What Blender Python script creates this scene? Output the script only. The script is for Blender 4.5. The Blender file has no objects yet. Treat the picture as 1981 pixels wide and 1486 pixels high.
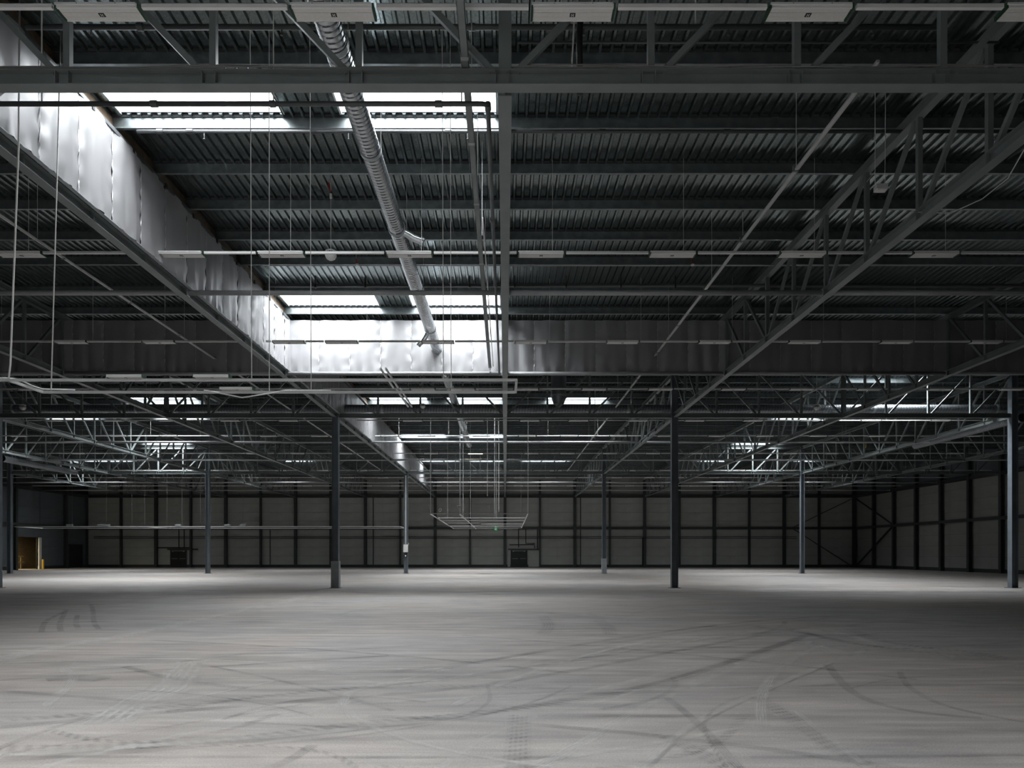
import bpy, math, random
from mathutils import Vector, noise as mnoise
R = random.Random(7)
C = bpy.context.scene.collection
sc = bpy.context.scene

# ------------------------------------------------------------------ camera, world, exposure
F = 1385.0; CX, CY = 977.0, 1070.0; EYE = 1.65          # focal length (px), vanishing point, eye height
cam = bpy.data.cameras.new('camera'); camo = bpy.data.objects.new('camera', cam); C.objects.link(camo)
camo.location = (0, 0, EYE); camo.rotation_euler = (math.pi/2, 0, 0)
cam.sensor_fit = 'HORIZONTAL'; cam.sensor_width = 36.0; cam.lens = 36.0*F/1981.0
cam.shift_x = (990.5-CX)/1981.0; cam.shift_y = (CY-743.0)/1981.0
cam.clip_end = 400; cam.clip_start = 0.05
sc.camera = camo
w = bpy.data.worlds.new('sky'); sc.world = w; w.use_nodes = True
w.node_tree.nodes['Background'].inputs[0].default_value = (0.80, 0.90, 1.0, 1)
w.node_tree.nodes['Background'].inputs[1].default_value = 1.0
sc.view_settings.view_transform = 'Standard'; sc.view_settings.look = 'None'
sc.view_settings.exposure = 0.0; sc.view_settings.gamma = 1.0
try: sc.view_settings.use_curve_mapping = False
except Exception: pass
PANE = 4.0                                               # radiance of the opal skylight panes themselves
DAYLIGHT = 67.0                                          # watts per square metre of daylight through each skylight
SPREAD = math.radians(142)
try:
    sc.cycles.max_bounces = 7; sc.cycles.transparent_max_bounces = 32; sc.cycles.diffuse_bounces = 5; sc.cycles.glossy_bounces = 3
    sc.cycles.sample_clamp_indirect = 4.0; sc.cycles.use_denoising = True; sc.cycles.caustics_reflective = False
except Exception: pass

def atx(px, Y): return (px-CX)*Y/F                       # picture column -> X at depth Y
def atz(py, Y): return EYE+(CY-py)*Y/F
def fl(px, py):                                          # picture point on the floor
    Y = EYE*F/(py-CY); return ((px-CX)*Y/F, Y)

# ------------------------------------------------------------------ helpers
class MB:
    def __init__(s): s.v = []; s.f = []; s.uv = None
    def quadbox(s, c8):
        n = len(s.v); s.v += [tuple(p) for p in c8]
        for q in ((0,3,2,1),(4,5,6,7),(0,1,5,4),(1,2,6,5),(2,3,7,6),(3,0,4,7)): s.f.append(tuple(n+i for i in q))
        return s
    def box(s, x0, x1, y0, y1, z0, z1):
        return s.quadbox([(x0,y0,z0),(x1,y0,z0),(x1,y1,z0),(x0,y1,z0),(x0,y0,z1),(x1,y0,z1),(x1,y1,z1),(x0,y1,z1)])
    def bar(s, p, q, a, b, up=(0,0,1)):                  # oriented box: a = width across, b = height along up
        p, q, up = Vector(p), Vector(q), Vector(up)
        d = (q-p).normalized(); sd = d.cross(up)
        if sd.length < 1e-5: sd = d.cross(Vector((1,0,0)))
        sd.normalize(); u = sd.cross(d).normalized()
        A, B = sd*(a/2), u*(b/2)
        return s.quadbox([p-A-B, p+A-B, q+A-B, q-A-B, p-A+B, p+A+B, q+A+B, q-A+B])
    def ibeam(s, p, q, wd, h, tf=.014, tw=.010, up=(0,0,1)):
        p, q, up = Vector(p), Vector(q), Vector(up)
        d = (q-p).normalized(); sd = d.cross(up).normalized(); u = sd.cross(d).normalized()
        s.bar(p+u*(h/2-tf/2), q+u*(h/2-tf/2), wd, tf, up)
        s.bar(p-u*(h/2-tf/2), q-u*(h/2-tf/2), wd, tf, up)
        s.bar(p, q, tw, h-2*tf, up); return s
    def tube(s, pts, r, n=8, cap=True):
        pts = [Vector(p) for p in pts]; base = len(s.v); prev = None
        for i, p in enumerate(pts):
            d = (pts[min(i+1, len(pts)-1)]-pts[max(i-1, 0)]).normalized()
            ref = Vector((0,0,1)) if abs(d.z) < .95 else Vector((1,0,0))
            if prev is None: a = d.cross(ref).normalized()
            else: a = (prev-d*prev.dot(d)).normalized()
            prev = a; b = d.cross(a)
            for k in range(n):
                t = 2*math.pi*k/n; s.v.append(tuple(p+(a*math.cos(t)+b*math.sin(t))*r))
        for i in range(len(pts)-1):
            for k in range(n):
                k2 = (k+1) % n; s.f.append((base+i*n+k, base+i*n+k2, base+(i+1)*n+k2, base+(i+1)*n+k))
        if cap:
            s.f.append(tuple(base+k for k in range(n))[::-1]); e = base+(len(pts)-1)*n
            s.f.append(tuple(e+k for k in range(n)))
        return s
    def lathe(s, prof, c, n=20):                         # prof: (radius, z) about a vertical axis
        base = len(s.v)
        for r, z in prof:
            for k in range(n):
                t = 2*math.pi*k/n; s.v.append((c[0]+r*math.cos(t), c[1]+r*math.sin(t), c[2]+z))
        for i in range(len(prof)-1):
            for k in range(n):
                k2 = (k+1) % n; s.f.append((base+i*n+k, base+i*n+k2, base+(i+1)*n+k2, base+(i+1)*n+k))
        return s
    def mesh(s, name, m, smooth=False):
        me = bpy.data.meshes.new(name); me.from_pydata(s.v, [], s.f)
        if s.uv:
            l = me.uv_layers.new(name='UVMap')
            for i, lp in enumerate(me.loops): l.data[i].uv = s.uv[lp.vertex_index]
        if smooth: me.polygons.foreach_set('use_smooth', [True]*len(me.polygons))
        me.materials.append(m)
        if getattr(s, 'seam', None): me.materials.append(M['duct_seam']); me.polygons.foreach_set('material_index', s.seam)
        me.update(); return me

def obj(name, mb, m, parent=None, smooth=False):
    me = mb if isinstance(mb, bpy.types.Mesh) else mb.mesh(name, m, smooth)
    o = bpy.data.objects.new(name, me); C.objects.link(o)
    if parent is not None: o.parent = parent
    return o
def tag(o, label, cat, group=None, kind='thing'):
    o['label'] = label; o['category'] = cat; o['kind'] = kind
    if group: o['group'] = group
    return o
def thing(name, label, cat, loc=(0,0,0), rz=0, group=None):
    o = bpy.data.objects.new(name, None); C.objects.link(o); o.location = loc; o.rotation_euler = (0,0,rz)
    o.empty_display_size = .2
    return tag(o, label, cat, group)
def struct(name, label=None):
    o = bpy.data.objects.new(name, None); C.objects.link(o); o['kind'] = 'structure'
    if label: o['label'] = label
    return o
def dup(root, loc, label, rz=None, group=None):
    r = root.copy(); C.objects.link(r); r.location = loc; r['label'] = label
    if rz is not None: r.rotation_euler = (0,0,rz)
    if group: r['group'] = group
    for ch in list(root.children):
        c = ch.copy(); C.objects.link(c); c.parent = r
        for g in ch.children:
            d = g.copy(); C.objects.link(d); d.parent = c
    return r
ORD = ['first','second','third','fourth','fifth','sixth','seventh','eighth','ninth','tenth','eleventh','twelfth','thirteenth',
       'fourteenth','fifteenth','sixteenth','seventeenth','eighteenth','nineteenth','twentieth','twenty-first','twenty-second']

# ------------------------------------------------------------------ materials
def mat(name, col, rough=.5, metal=0.0, var=.0, scale=3.0, bump=0.0, bscale=60.0, spec=.5, stretch=None):
    m = bpy.data.materials.new(name); m.use_nodes = True; nt = m.node_tree; b = nt.nodes['Principled BSDF']
    b.inputs['Base Color'].default_value = (*col, 1); b.inputs['Roughness'].default_value = rough
    b.inputs['Metallic'].default_value = metal; b.inputs['Specular IOR Level'].default_value = spec
    tc = nt.nodes.new('ShaderNodeTexCoord'); mp = nt.nodes.new('ShaderNodeMapping')
    nt.links.new(tc.outputs['Object'], mp.inputs[0])
    if stretch: mp.inputs['Scale'].default_value = stretch
    if var:
        n = nt.nodes.new('ShaderNodeTexNoise'); n.inputs['Scale'].default_value = scale; n.inputs['Detail'].default_value = 5
        r = nt.nodes.new('ShaderNodeValToRGB')
        r.color_ramp.elements[0].position = .3; r.color_ramp.elements[1].position = .7
        r.color_ramp.elements[0].color = (*[c*(1-var) for c in col], 1)
        r.color_ramp.elements[1].color = (*[min(1, c*(1+var)) for c in col], 1)
        nt.links.new(mp.outputs[0], n.inputs['Vector']); nt.links.new(n.outputs['Fac'], r.inputs[0])
        nt.links.new(r.outputs[0], b.inputs['Base Color'])
    if bump:
        n2 = nt.nodes.new('ShaderNodeTexNoise'); n2.inputs['Scale'].default_value = bscale; n2.inputs['Detail'].default_value = 3
        bp = nt.nodes.new('ShaderNodeBump'); bp.inputs['Strength'].default_value = bump; bp.inputs['Distance'].default_value = .01
        nt.links.new(mp.outputs[0], n2.inputs['Vector']); nt.links.new(n2.outputs['Fac'], bp.inputs['Height'])
        nt.links.new(bp.outputs[0], b.inputs['Normal'])
    return m
def emis(name, col, st):
    m = bpy.data.materials.new(name); m.use_nodes = True; nt = m.node_tree; b = nt.nodes['Principled BSDF']
    b.inputs['Base Color'].default_value = (*col, 1)
    b.inputs['Emission Color'].default_value = (*col, 1); b.inputs['Emission Strength'].default_value = st
    return m
M = {}
M['steel'] = mat('painted_steel', (.185,.21,.212), .42, 0, .12, 2.0)
M['steel_dark'] = mat('dark_painted_steel', (.075,.08,.085), .45, 0, .15, 2.0)
M['post'] = mat('wall_post_paint', (.045,.055,.05), .5, 0, .15, 2.0)
M['galv'] = mat('galvanised_deck', (.225,.262,.262), .22, .90, .30, 26.0, .10, 40.0)
M['purlin'] = mat('galvanised_purlin', (.26,.29,.30), .38, .75, .2, 5.0)
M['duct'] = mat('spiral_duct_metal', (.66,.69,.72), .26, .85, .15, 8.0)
M['pipe'] = mat('dark_pipe', (.07,.075,.08), .4, 0, .1, 3.0)
M['pipe_grey'] = mat('grey_tube_paint', (.34,.35,.36), .38, 0, .08, 3.0)
M['duct_seam'] = mat('duct_seam_groove', (.10,.11,.12), .5, .4)
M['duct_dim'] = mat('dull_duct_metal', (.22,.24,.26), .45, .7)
M['pale'] = mat('pale_conduit', (.55,.56,.56), .4, 0, .06, 3.0)
M['wire'] = mat('pale_wire', (.72,.72,.70), .45, 0)
M['cable'] = mat('grey_cable', (.30,.30,.29), .6)
M['white'] = mat('white_enamel', (.80,.81,.80), .35, 0, .03, 4.0)
M['lens'] = mat('lamp_lens_panel', (.74,.73,.71), .5, 0, .04, 30.0)
M['cap'] = mat('dark_green_cap', (.015,.06,.03), .5)
M['black'] = mat('black_plastic', (.012,.012,.013), .5)
M['red'] = mat('red_plastic', (.35,.02,.02), .5)
M['green'] = mat('green_sign', (.02,.35,.12), .5)
M['yellow'] = mat('yellow_paint', (.70,.45,.06), .5)
M['wood'] = mat('brown_fascia_board', (.16,.11,.07), .7, 0, .35, 4.0)
M['rail_brown'] = mat('brown_rail_paint', (.34,.26,.13), .5)
M['column'] = mat('blue_grey_column_paint', (.155,.182,.21), .40, 0, .14, 2.0)
M['opal_white'] = mat('white_upstand', (.82,.84,.85), .5)
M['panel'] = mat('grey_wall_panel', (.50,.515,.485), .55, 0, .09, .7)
M['panel_shaded'] = mat('shaded_grey_wall_panel', (.33,.335,.315), .55, 0, .09, .7)  # same grey wall panel, with weaker light put into its colour
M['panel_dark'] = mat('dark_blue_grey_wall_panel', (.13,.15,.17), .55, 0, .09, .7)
M['door'] = mat('dark_door', (.018,.02,.02), .5)
M['guard'] = mat('grey_guard_plate', (.42,.46,.48), .45, .1, .15, 4.0)
M['lamp_on'] = emis('lit_lamp', (1.0,.86,.62), 14.0)
def foil_mat():
    m = mat('foil_insulation', (.36,.36,.372), .44, .30, .05, 1.2, .12, 5.0, stretch=(1,1,.5)); return m
M['foil'] = foil_mat()
def pane_mat():
    m = bpy.data.materials.new('opal_daylight_pane'); m.use_nodes = True; b = m.node_tree.nodes['Principled BSDF']
    b.inputs['Base Color'].default_value = (.8,.8,.8,1)
    b.inputs['Emission Color'].default_value = (.95,.98,1.0,1); b.inputs['Emission Strength'].default_value = PANE
    return m
M['pane'] = pane_mat()
def floor_mat():
    m = bpy.data.materials.new('dusty_concrete'); m.use_nodes = True; nt = m.node_tree; N = nt.nodes; L = nt.links
    b = N['Principled BSDF']; b.inputs['Roughness'].default_value = .62; b.inputs['Specular IOR Level'].default_value = .35
    tc = N.new('ShaderNodeTexCoord')
    def noise(scale, detail, stretch=(1,1,1), rot=0, dist=0):
        mp = N.new('ShaderNodeMapping'); mp.inputs['Scale'].default_value = stretch; mp.inputs['Rotation'].default_value = (0,0,rot)
        n = N.new('ShaderNodeTexNoise'); n.inputs['Scale'].default_value = scale; n.inputs['Detail'].default_value = detail
        n.inputs['Distortion'].default_value = dist
        L.new(tc.outputs['Object'], mp.inputs[0]); L.new(mp.outputs[0], n.inputs['Vector']); return n.outputs['Fac']
    def ramp(fac, a, b_, c0, c1):
        r = N.new('ShaderNodeValToRGB'); r.color_ramp.elements[0].position = a; r.color_ramp.elements[1].position = b_
        r.color_ramp.elements[0].color = (*c0,1); r.color_ramp.elements[1].color = (*c1,1); L.new(fac, r.inputs[0]); return r.outputs[0]
    def mix(kind, fac, A, B):
        x = N.new('ShaderNodeMix'); x.data_type = 'RGBA'; x.blend_type = kind
        if isinstance(fac, float): x.inputs[0].default_value = fac
        else: L.new(fac, x.inputs[0])
        L.new(A, x.inputs[6]); L.new(B, x.inputs[7]); return x.outputs[2]
    base = ramp(noise(.16, 4, dist=.6), .38, .62, (.49,.447,.417), (.46,.444,.44))
    st = ramp(noise(1.0, 6, (.10,.9,1), .12, .8), .34, .68, (.90,.90,.90), (1.05,1.05,1.05))
    c = mix('MULTIPLY', 1.0, base, st)
    st2 = ramp(noise(1.6, 5, (.16,1.2,1), -.5, 1.2), .35, .66, (.88,.88,.88), (1.05,1.05,1.05))
    c = mix('MULTIPLY', .8, c, st2)
    gr = ramp(noise(62, 8), .32, .68, (.80,.80,.80), (1.14,1.14,1.14))
    c = mix('MULTIPLY', .9, c, gr)
    for sc_, st_, rot in ((3.2, (.30,1.3,1), .35), (3.6, (.12,1.4,1), -.85), (2.6, (.14,1.6,1), 1.05)):     # brushed and scuffed streaks
        sk = ramp(noise(sc_, 6, st_, rot, .35), .40, .64, (.86,.86,.86), (1.07,1.07,1.06))
        c = mix('MULTIPLY', .75, c, sk)
    sp = ramp(noise(9, 7, dist=.6), .60, .74, (1,1,1), (1.16,1.15,1.13))                                    # pale scratches and dust flecks
    c = mix('MULTIPLY', .8, c, sp)
    bl = ramp(noise(.55, 5, (.5,1.2,1), .7, 1.5), .50, .72, (1,1,1), (.84,.85,.86))
    c = mix('MULTIPLY', 1.0, c, bl)
    L.new(c, b.inputs['Base Color'])
    bp = N.new('ShaderNodeBump'); bp.inputs['Strength'].default_value = .45; bp.inputs['Distance'].default_value = .008
    L.new(noise(55, 8, (.6,1.4,1)), bp.inputs['Height']); L.new(bp.outputs[0], b.inputs['Normal'])
    rr = ramp(noise(.8, 4), .3, .7, (.5,.5,.5), (.75,.75,.75)); L.new(rr, b.inputs['Roughness'])
    return m
M['floor'] = floor_mat()
def track_mat(name, col, strength, tread):
    m = bpy.data.materials.new(name); m.use_nodes = True; nt = m.node_tree; N = nt.nodes; L = nt.links
    b = N['Principled BSDF']; b.inputs['Base Color'].default_value = (*col,1); b.inputs['Roughness'].default_value = .7
    uv = N.new('ShaderNodeUVMap'); sp = N.new('ShaderNodeSeparateXYZ'); L.new(uv.outputs[0], sp.inputs[0])
    def math_(op, a, b_=None, c=None):
        x = N.new('ShaderNodeMath'); x.operation = op
        for i, t in enumerate((a, b_, c)):
            if t is None: continue
            if isinstance(t, (int, float)): x.inputs[i].default_value = t
            else: L.new(t, x.inputs[i])
        return x.outputs[0]
    v = sp.outputs['Y']; e = math_('MULTIPLY', v, math_('SUBTRACT', 1.0, v)); e = math_('MULTIPLY', e, 4.0)
    e = math_('SMOOTHSTEP', e, 0.0, .75) if False else math_('MINIMUM', math_('MULTIPLY', e, 1.6), 1.0)
    tc = N.new('ShaderNodeTexCoord')
    n = N.new('ShaderNodeTexNoise'); n.inputs['Scale'].default_value = 1.7; n.inputs['Detail'].default_value = 5; L.new(tc.outputs['Object'], n.inputs['Vector'])
    k = N.new('ShaderNodeMapRange'); k.inputs[1].default_value = .38; k.inputs[2].default_value = .66; L.new(n.outputs['Fac'], k.inputs[0])
    a = math_('MULTIPLY', e, math_('ADD', math_('MULTIPLY', k.outputs[0], .7), .3))
    # lengthwise ribs of the tyre, and tread blocks
    rib = math_('SINE', math_('MULTIPLY', v, 6.283*5.5)); rib = math_('ADD', math_('MULTIPLY', rib, .3), .7)
    a = math_('MULTIPLY', a, rib)
    if tread:
        t = math_('SINE', math_('MULTIPLY', math_('ADD', sp.outputs['X'], math_('MULTIPLY', v, .12)), 6.283/.13))
        t = math_('ADD', math_('MULTIPLY', t, .45), .55); a = math_('MULTIPLY', a, t)
    a = math_('MULTIPLY', a, strength)
    tr = N.new('ShaderNodeBsdfTransparent'); mx = N.new('ShaderNodeMixShader')
    L.new(a, mx.inputs[0]); L.new(tr.outputs[0], mx.inputs[1]); L.new(b.outputs[0], mx.inputs[2])
    L.new(mx.outputs[0], N['Material Output'].inputs[0]); return m
M['trk_dark'] = track_mat('rubber_mark', (.17,.17,.17), .32, False)
M['trk_tread'] = track_mat('tread_mark', (.15,.15,.15), .36, True)
M['trk_light'] = track_mat('pale_scrub_mark', (.72,.71,.69), .50, False)
def brick_mat():
    m = bpy.data.materials.new('brown_brickwork'); m.use_nodes = True; nt = m.node_tree; b = nt.nodes['Principled BSDF']
    tc = nt.nodes.new('ShaderNodeTexCoord'); sp_ = nt.nodes.new('ShaderNodeSeparateXYZ'); mp = nt.nodes.new('ShaderNodeCombineXYZ')
    br = nt.nodes.new('ShaderNodeTexBrick'); br.inputs['Scale'].default_value = 1.0
    br.inputs['Brick Width'].default_value = .5; br.inputs['Row Height'].default_value = .22; br.inputs['Mortar Size'].default_value = .02
    br.inputs['Color1'].default_value = (.26,.20,.13,1); br.inputs['Color2'].default_value = (.21,.165,.11,1); br.inputs['Mortar'].default_value = (.14,.10,.06,1)
    nt.links.new(tc.outputs['Object'], sp_.inputs[0]); nt.links.new(sp_.outputs['Y'], mp.inputs[0]); nt.links.new(sp_.outputs['Z'], mp.inputs[1]); nt.links.new(mp.outputs[0], br.inputs['Vector'])
    nt.links.new(br.outputs['Color'], b.inputs['Base Color']); return m
M['brick'] = brick_mat()

# ------------------------------------------------------------------ building grid
XL, XR, YB, YF = -48.0, 40.35, 82.3, -14.2
ROWS = [9.83, 33.83, 57.83, 81.83]
ZB0, ZB1, ZT0, ZT1, ZD = 8.03, 8.24, 10.05, 10.25, 10.50   # bottom chord, top chord, deck underside

# ------------------------------------------------------------------ floor
fo = obj('floor', MB().box(XL, XR, YF, YB, -.2, 0), M['floor']); fo['kind'] = 'structure'; fo['label'] = 'dusty grey concrete floor with tyre marks'
def track(pts, wd, key, z=.001):
    pts = [Vector((p[0], p[1], z)) for p in pts]
    # smooth the path
    P = []
    for i in range(len(pts)-1):
        p0, p1, p2, p3 = pts[max(i-1,0)], pts[i], pts[i+1], pts[min(i+2, len(pts)-1)]
        n = 8 if len(pts) > 2 else 4
        for k in range(n):
            t = k/n; P.append(.5*((2*p1)+(-p0+p2)*t+(2*p0-5*p1+4*p2-p3)*t*t+(-p0+3*p1-3*p2+p3)*t**3))
    P.append(pts[-1])
    mb = MB(); mb.uv = []; u = 0
    for i, p in enumerate(P):
        d = (P[min(i+1,len(P)-1)]-P[max(i-1,0)]).normalized(); s = Vector((-d.y, d.x, 0))
        if i: u += (p-P[i-1]).length
        for v in (0, .5, 1): mb.v.append(tuple(p+s*(v-.5)*wd)); mb.uv.append((u, v))
    for i in range(len(P)-1):
        a = 3*i
        mb.f += [(a+1, a, a+3, a+4), (a+2, a+1, a+4, a+5)]
    return obj('tyre_track', mb, M[key], fo)
zz = [.001]
def trk(key, wd, *pix):
    zz[0] += .00008; return track([fl(*p) for p in pix], wd, key, zz[0])
# long bundles sweeping from the lower left to the junction on the right
trk('trk_tread', 0.216, (0,1394), (240,1376), (520,1346), (760,1325), (1000,1295), (1300,1247), (1540,1216))
trk('trk_dark', 0.187, (0,1408), (300,1380), (640,1352), (900,1330), (1150,1290), (1380,1246), (1560,1214))
trk('trk_tread', 0.245, (0,1448), (240,1444), (470,1428), (700,1400), (960,1376), (1240,1332), (1420,1276), (1570,1226))
trk('trk_dark', 0.216, (0,1470), (300,1450), (640,1416), (860,1388), (1120,1350), (1340,1304), (1560,1230))
trk('trk_light', 0.144, (0,1462), (350,1438), (700,1408), (1040,1358), (1340,1290))
trk('trk_light', 0.101, (60,1490), (300,1432), (620,1372), (840,1318), (1190,1262), (1480,1216))
trk('trk_dark', 0.216, (860,1294), (1060,1258), (1260,1226), (1460,1202), (1640,1190))
trk('trk_tread', 0.216, (760,1300), (980,1272), (1230,1238), (1420,1212), (1600,1196))
# pale diagonals, lower right
trk('trk_light', 0.173, (1040,1486), (1140,1430), (1240,1370), (1400,1300), (1570,1240))
trk('trk_light', 0.130, (1240,1486), (1340,1402), (1470,1340), (1600,1284), (1680,1256))
trk('trk_light', 0.072, (850,1486), (980,1408), (1180,1352), (1420,1284))
trk('trk_dark', 0.058, (1255,1486), (1350,1404), (1480,1340), (1612,1284))
# dark diagonal on the right, coming towards the viewer
trk('trk_tread', 0.216, (1470,1350), (1540,1398), (1600,1438), (1690,1490))
trk('trk_dark', 0.115, (1290,1350), (1350,1400), (1430,1486))
trk('trk_light', 0.072, (1540,1376), (1580,1410), (1670,1478))
trk('trk_tread', 0.230, (1280,1420), (1360,1460), (1440,1500))
# crossing marks on the right
trk('trk_tread', 0.288, (1525,1216), (1620,1240), (1700,1252), (1790,1262), (1900,1270))
trk('trk_tread', 0.288, (1640,1216), (1700,1238), (1780,1252), (1860,1260), (1960,1276))
trk('trk_tread', 0.245, (1640,1212), (1690,1204), (1760,1202), (1840,1200), (1900,1198))
trk('trk_dark', 0.259, (1460,1212), (1560,1226), (1660,1246), (1760,1256))
trk('trk_light', 0.360, (1540,1240), (1640,1266), (1760,1276), (1900,1272))
trk('trk_light', 0.360, (1480,1228), (1580,1218), (1680,1240), (1860,1274))
trk('trk_dark', 0.144, (1600,1286), (1640,1332), (1700,1362), (1790,1380), (1900,1390))
trk('trk_dark', 0.101, (1740,1300), (1760,1330), (1830,1366), (1981,1398))
trk('trk_dark', 0.130, (1440,1180), (1600,1188), (1740,1196), (1900,1206))
# arcs left and middle
trk('trk_dark', 0.144, (80,1224), (83,1212), (92,1200), (120,1186)); trk('trk_dark', 0.144, (118,1222), (116,1208), (122,1192), (128,1180))
trk('trk_dark', 0.144, (152,1218), (147,1206), (150,1190)); trk('trk_dark', 0.144, (192,1218), (182,1204), (180,1182), (176,1170))
trk('trk_light', 0.432, (0,1276), (120,1250), (260,1226), (420,1192), (600,1154))
trk('trk_light', 0.144, (90,1366), (130,1330), (140,1310), (122,1294))
trk('trk_dark', 0.158, (240,1290), (320,1310), (420,1326), (480,1332)); trk('trk_dark', 0.101, (380,1284), (480,1304), (620,1336), (760,1376))
trk('trk_tread', 0.360, (1050,1192), (1062,1210), (1050,1228)); trk('trk_tread', 0.360, (1158,1200), (1178,1216), (1182,1228))
trk('trk_tread', 0.245, (1000,1486), (1003,1430), (1006,1384)); trk('trk_dark', 0.144, (1040,1386), (1200,1386), (1500,1385))
trk('trk_dark', 0.072, (1410,1326), (1600,1327), (1981,1325)); trk('trk_dark', 0.086, (0,1463), (500,1466), (1100,1466)); trk('trk_dark', 0.086, (1450,1466), (1981,1462))
trk('trk_light', 0.576, (200,1400), (280,1350), (330,1330), (370,1280)); trk('trk_dark', 0.360, (90,1316), (140,1312), (200,1316))
trk('trk_light', 0.216, (640,1200), (780,1199), (900,1196)); trk('trk_light', 0.288, (1060,1186), (1130,1190), (1200,1194), (1300,1196))
trk('trk_dark', 0.216, (640,1142), (760,1150), (920,1146), (1120,1142), (1290,1144))
# faint older marks, thin and long
def faint(key, x, y, ang, L, bend, wd):
    pts = []
    for k in range(6):
        u = k/5-.5; c_, s_ = math.cos(ang), math.sin(ang); du, dv = u*L, bend*(u*u*4-1)
        pts.append((x+du*c_-dv*s_, y+du*s_+dv*c_))
    zz[0] += .00004; track(pts, wd, key, zz[0])
RT = random.Random(21)
for k in range(70):
    y_ = 3.6+RT.random()**1.6*26; x_ = RT.uniform(-.72, .72)*y_
    faint(RT.choice(('trk_dark','trk_dark','trk_light','trk_tread')), x_, y_, RT.choice((RT.uniform(.1,.5), RT.uniform(.7,1.1), RT.uniform(2.2,2.9))), RT.uniform(2.0,7.0)*(.5+y_/16), RT.uniform(-.5,.5)*(1 if RT.random() < .7 else 2.5), RT.uniform(.03,.16))
dr = MB().lathe([(0,.012),(.50,.012),(.62,.004),(.66,0)], (0,0,0), 24)
d = obj('floor_drain', dr, M['steel_dark']); d.location = (*fl(938,1110.3), 0); tag(d, 'dark round drain cover in the floor before the back wall', 'drain cover')

# ------------------------------------------------------------------ ceiling: deck, purlins
ce = struct('ceiling', 'galvanised trapezoidal deck roof')
PITCH = .206
# skylights: X ranges and Y ranges (openings in the deck)
SK = []
A = [(-7.75,-4.5), (-3.3,-.18)]
SKY = [(A, (13.17,14.45)), (A, (23.85,25.70)), (A+[(2.4,5.9)], (40.3,41.95)), ([(-21.8,-17.8)], (40.3,41.95)),
       (A, (52.2,53.9)), (A+[(1.7,5.9)], (65.9,67.7)), ([(-39.6,-35.5),(-33.4,-28.4),(-21.5,-18.4),(18.6,21.7),(27.7,29.3)], (65.9,67.7)),
       ([(17.6,20.4),(21.6,24.4)], (34.0,35.5)), ([(17.6,20.4),(21.6,24.4)], (45.2,46.7)), ([(-33.4,-30.0),(-28.8,-25.4),(18.4,21.8)], (56.0,57.5)), ([(-29.8,-26.6),(-22.8,-19.6)], (45.2,46.7)),
       (A, (1.2,3.0)), (A, (-9.0,-7.2)), (A, (-3.6,-1.8))]
for xs, ys in SKY:
    for x in xs: SK.append((x[0], x[1], ys[0], ys[1]))
def deck_sheet(x0, x1, y0, y1):
    mb = MB(); x = math.floor(x0/PITCH)*PITCH; P = []
    prof = [(0,0),(.045,0),(.07,.05),(.181,.05)]
    while x < x1+PITCH:
        for dx, dz in prof: P.append((x+dx, dz))
        x += PITCH
    Q = []
    for i in range(len(P)-1):                      # clip to x0..x1
        (xa, za), (xb, zb) = P[i], P[i+1]
        if xb < x0 or xa > x1: continue
        for xx in ([max(xa, x0)] if not Q else [])+[min(xb, x1)]:
            t = (xx-xa)/(xb-xa); Q.append((xx, za+(zb-za)*t))
    for y in (y0, y1): mb.v += [(px, y, ZD+pz) for px, pz in Q]
    n = len(Q)
    for i in range(n-1): mb.f.append((i, n+i, n+i+1, i+1))
    return mb
deck_x = [-48,-40,-32,-24,-16,-8,0,8,16,24,32,40.35]
PUR = [-13.8,-12,-10.3,-9.1,-7.1,-5.4,-3.7,-1.7,0,1.1,3.1,4.8,6.5,8.2,9.6,11.1,12.65,14.55,16.27,17.95,19.70,21.40,23.77,25.80]
y = 27.5
while y < 81.5: PUR.append(y); y += 1.74
for i in range(len(deck_x)-1):
    xa, xb = deck_x[i], deck_x[i+1]
    holes = [s for s in SK if s[0] >= xa-.3 and s[1] <= xb+.3]
    # rows of sheets along Y, broken at the skylight rows
    ycuts = sorted(set([YF, 0.0, 9.7, 17.9, 25.8, 33.9, 42.0, 50.0, 57.8, 65.8, 73.9, YB]+[q for s in holes for q in s[2:]]))
    ycuts = [ycuts[0]]+[b for a, b in zip(ycuts, ycuts[1:]) if b-a > .02]
    for ya, yb in zip(ycuts, ycuts[1:]):
        hs = sorted([s for s in holes if s[2] <= ya+.03 and s[3] >= yb-.03])
        x = xa
        for s in hs:
            if s[0]-x > .05: obj('deck_sheet', deck_sheet(x, s[0], ya, yb), M['galv'], ce)
            x = s[1]
        if xb-x > .05: obj('deck_sheet', deck_sheet(x, xb, ya, yb), M['galv'], ce)
def purlin_mb(x0, x1):
    mb = MB(); mb.box(x0, x1, 0, .006, .0, .25); mb.box(x0, x1, -.062, 0, 0, .008); mb.box(x0, x1, -.066, -.060, 0, .022); mb.box(x0, x1, .006, .062, .243, .25); return mb
pmesh = purlin_mb(XL, XR).mesh('purlin', M['purlin'])
cmesh = MB().box(XL, XR, -.03, .03, .001, .048).mesh('closure_strip', mat('grey_foam_closure', (.06,.065,.07), .7))
for yy in PUR:
    o = obj('purlin', pmesh, None, ce); o.location = (0, yy, ZD-.25)
    o = obj('closure_strip', cmesh, None, ce); o.location = (0, yy, ZD)
# fascia boards of brown board above the foil curtain, at the left column line
obj('fascia_board', MB().box(-8.02, -7.97, 4, 25.8, ZT1, ZD), M['wood'], ce)
obj('fascia_board', MB().box(-8.02, -7.97, 33.9, 75, ZT1, ZD), M['wood'], ce)
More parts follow.
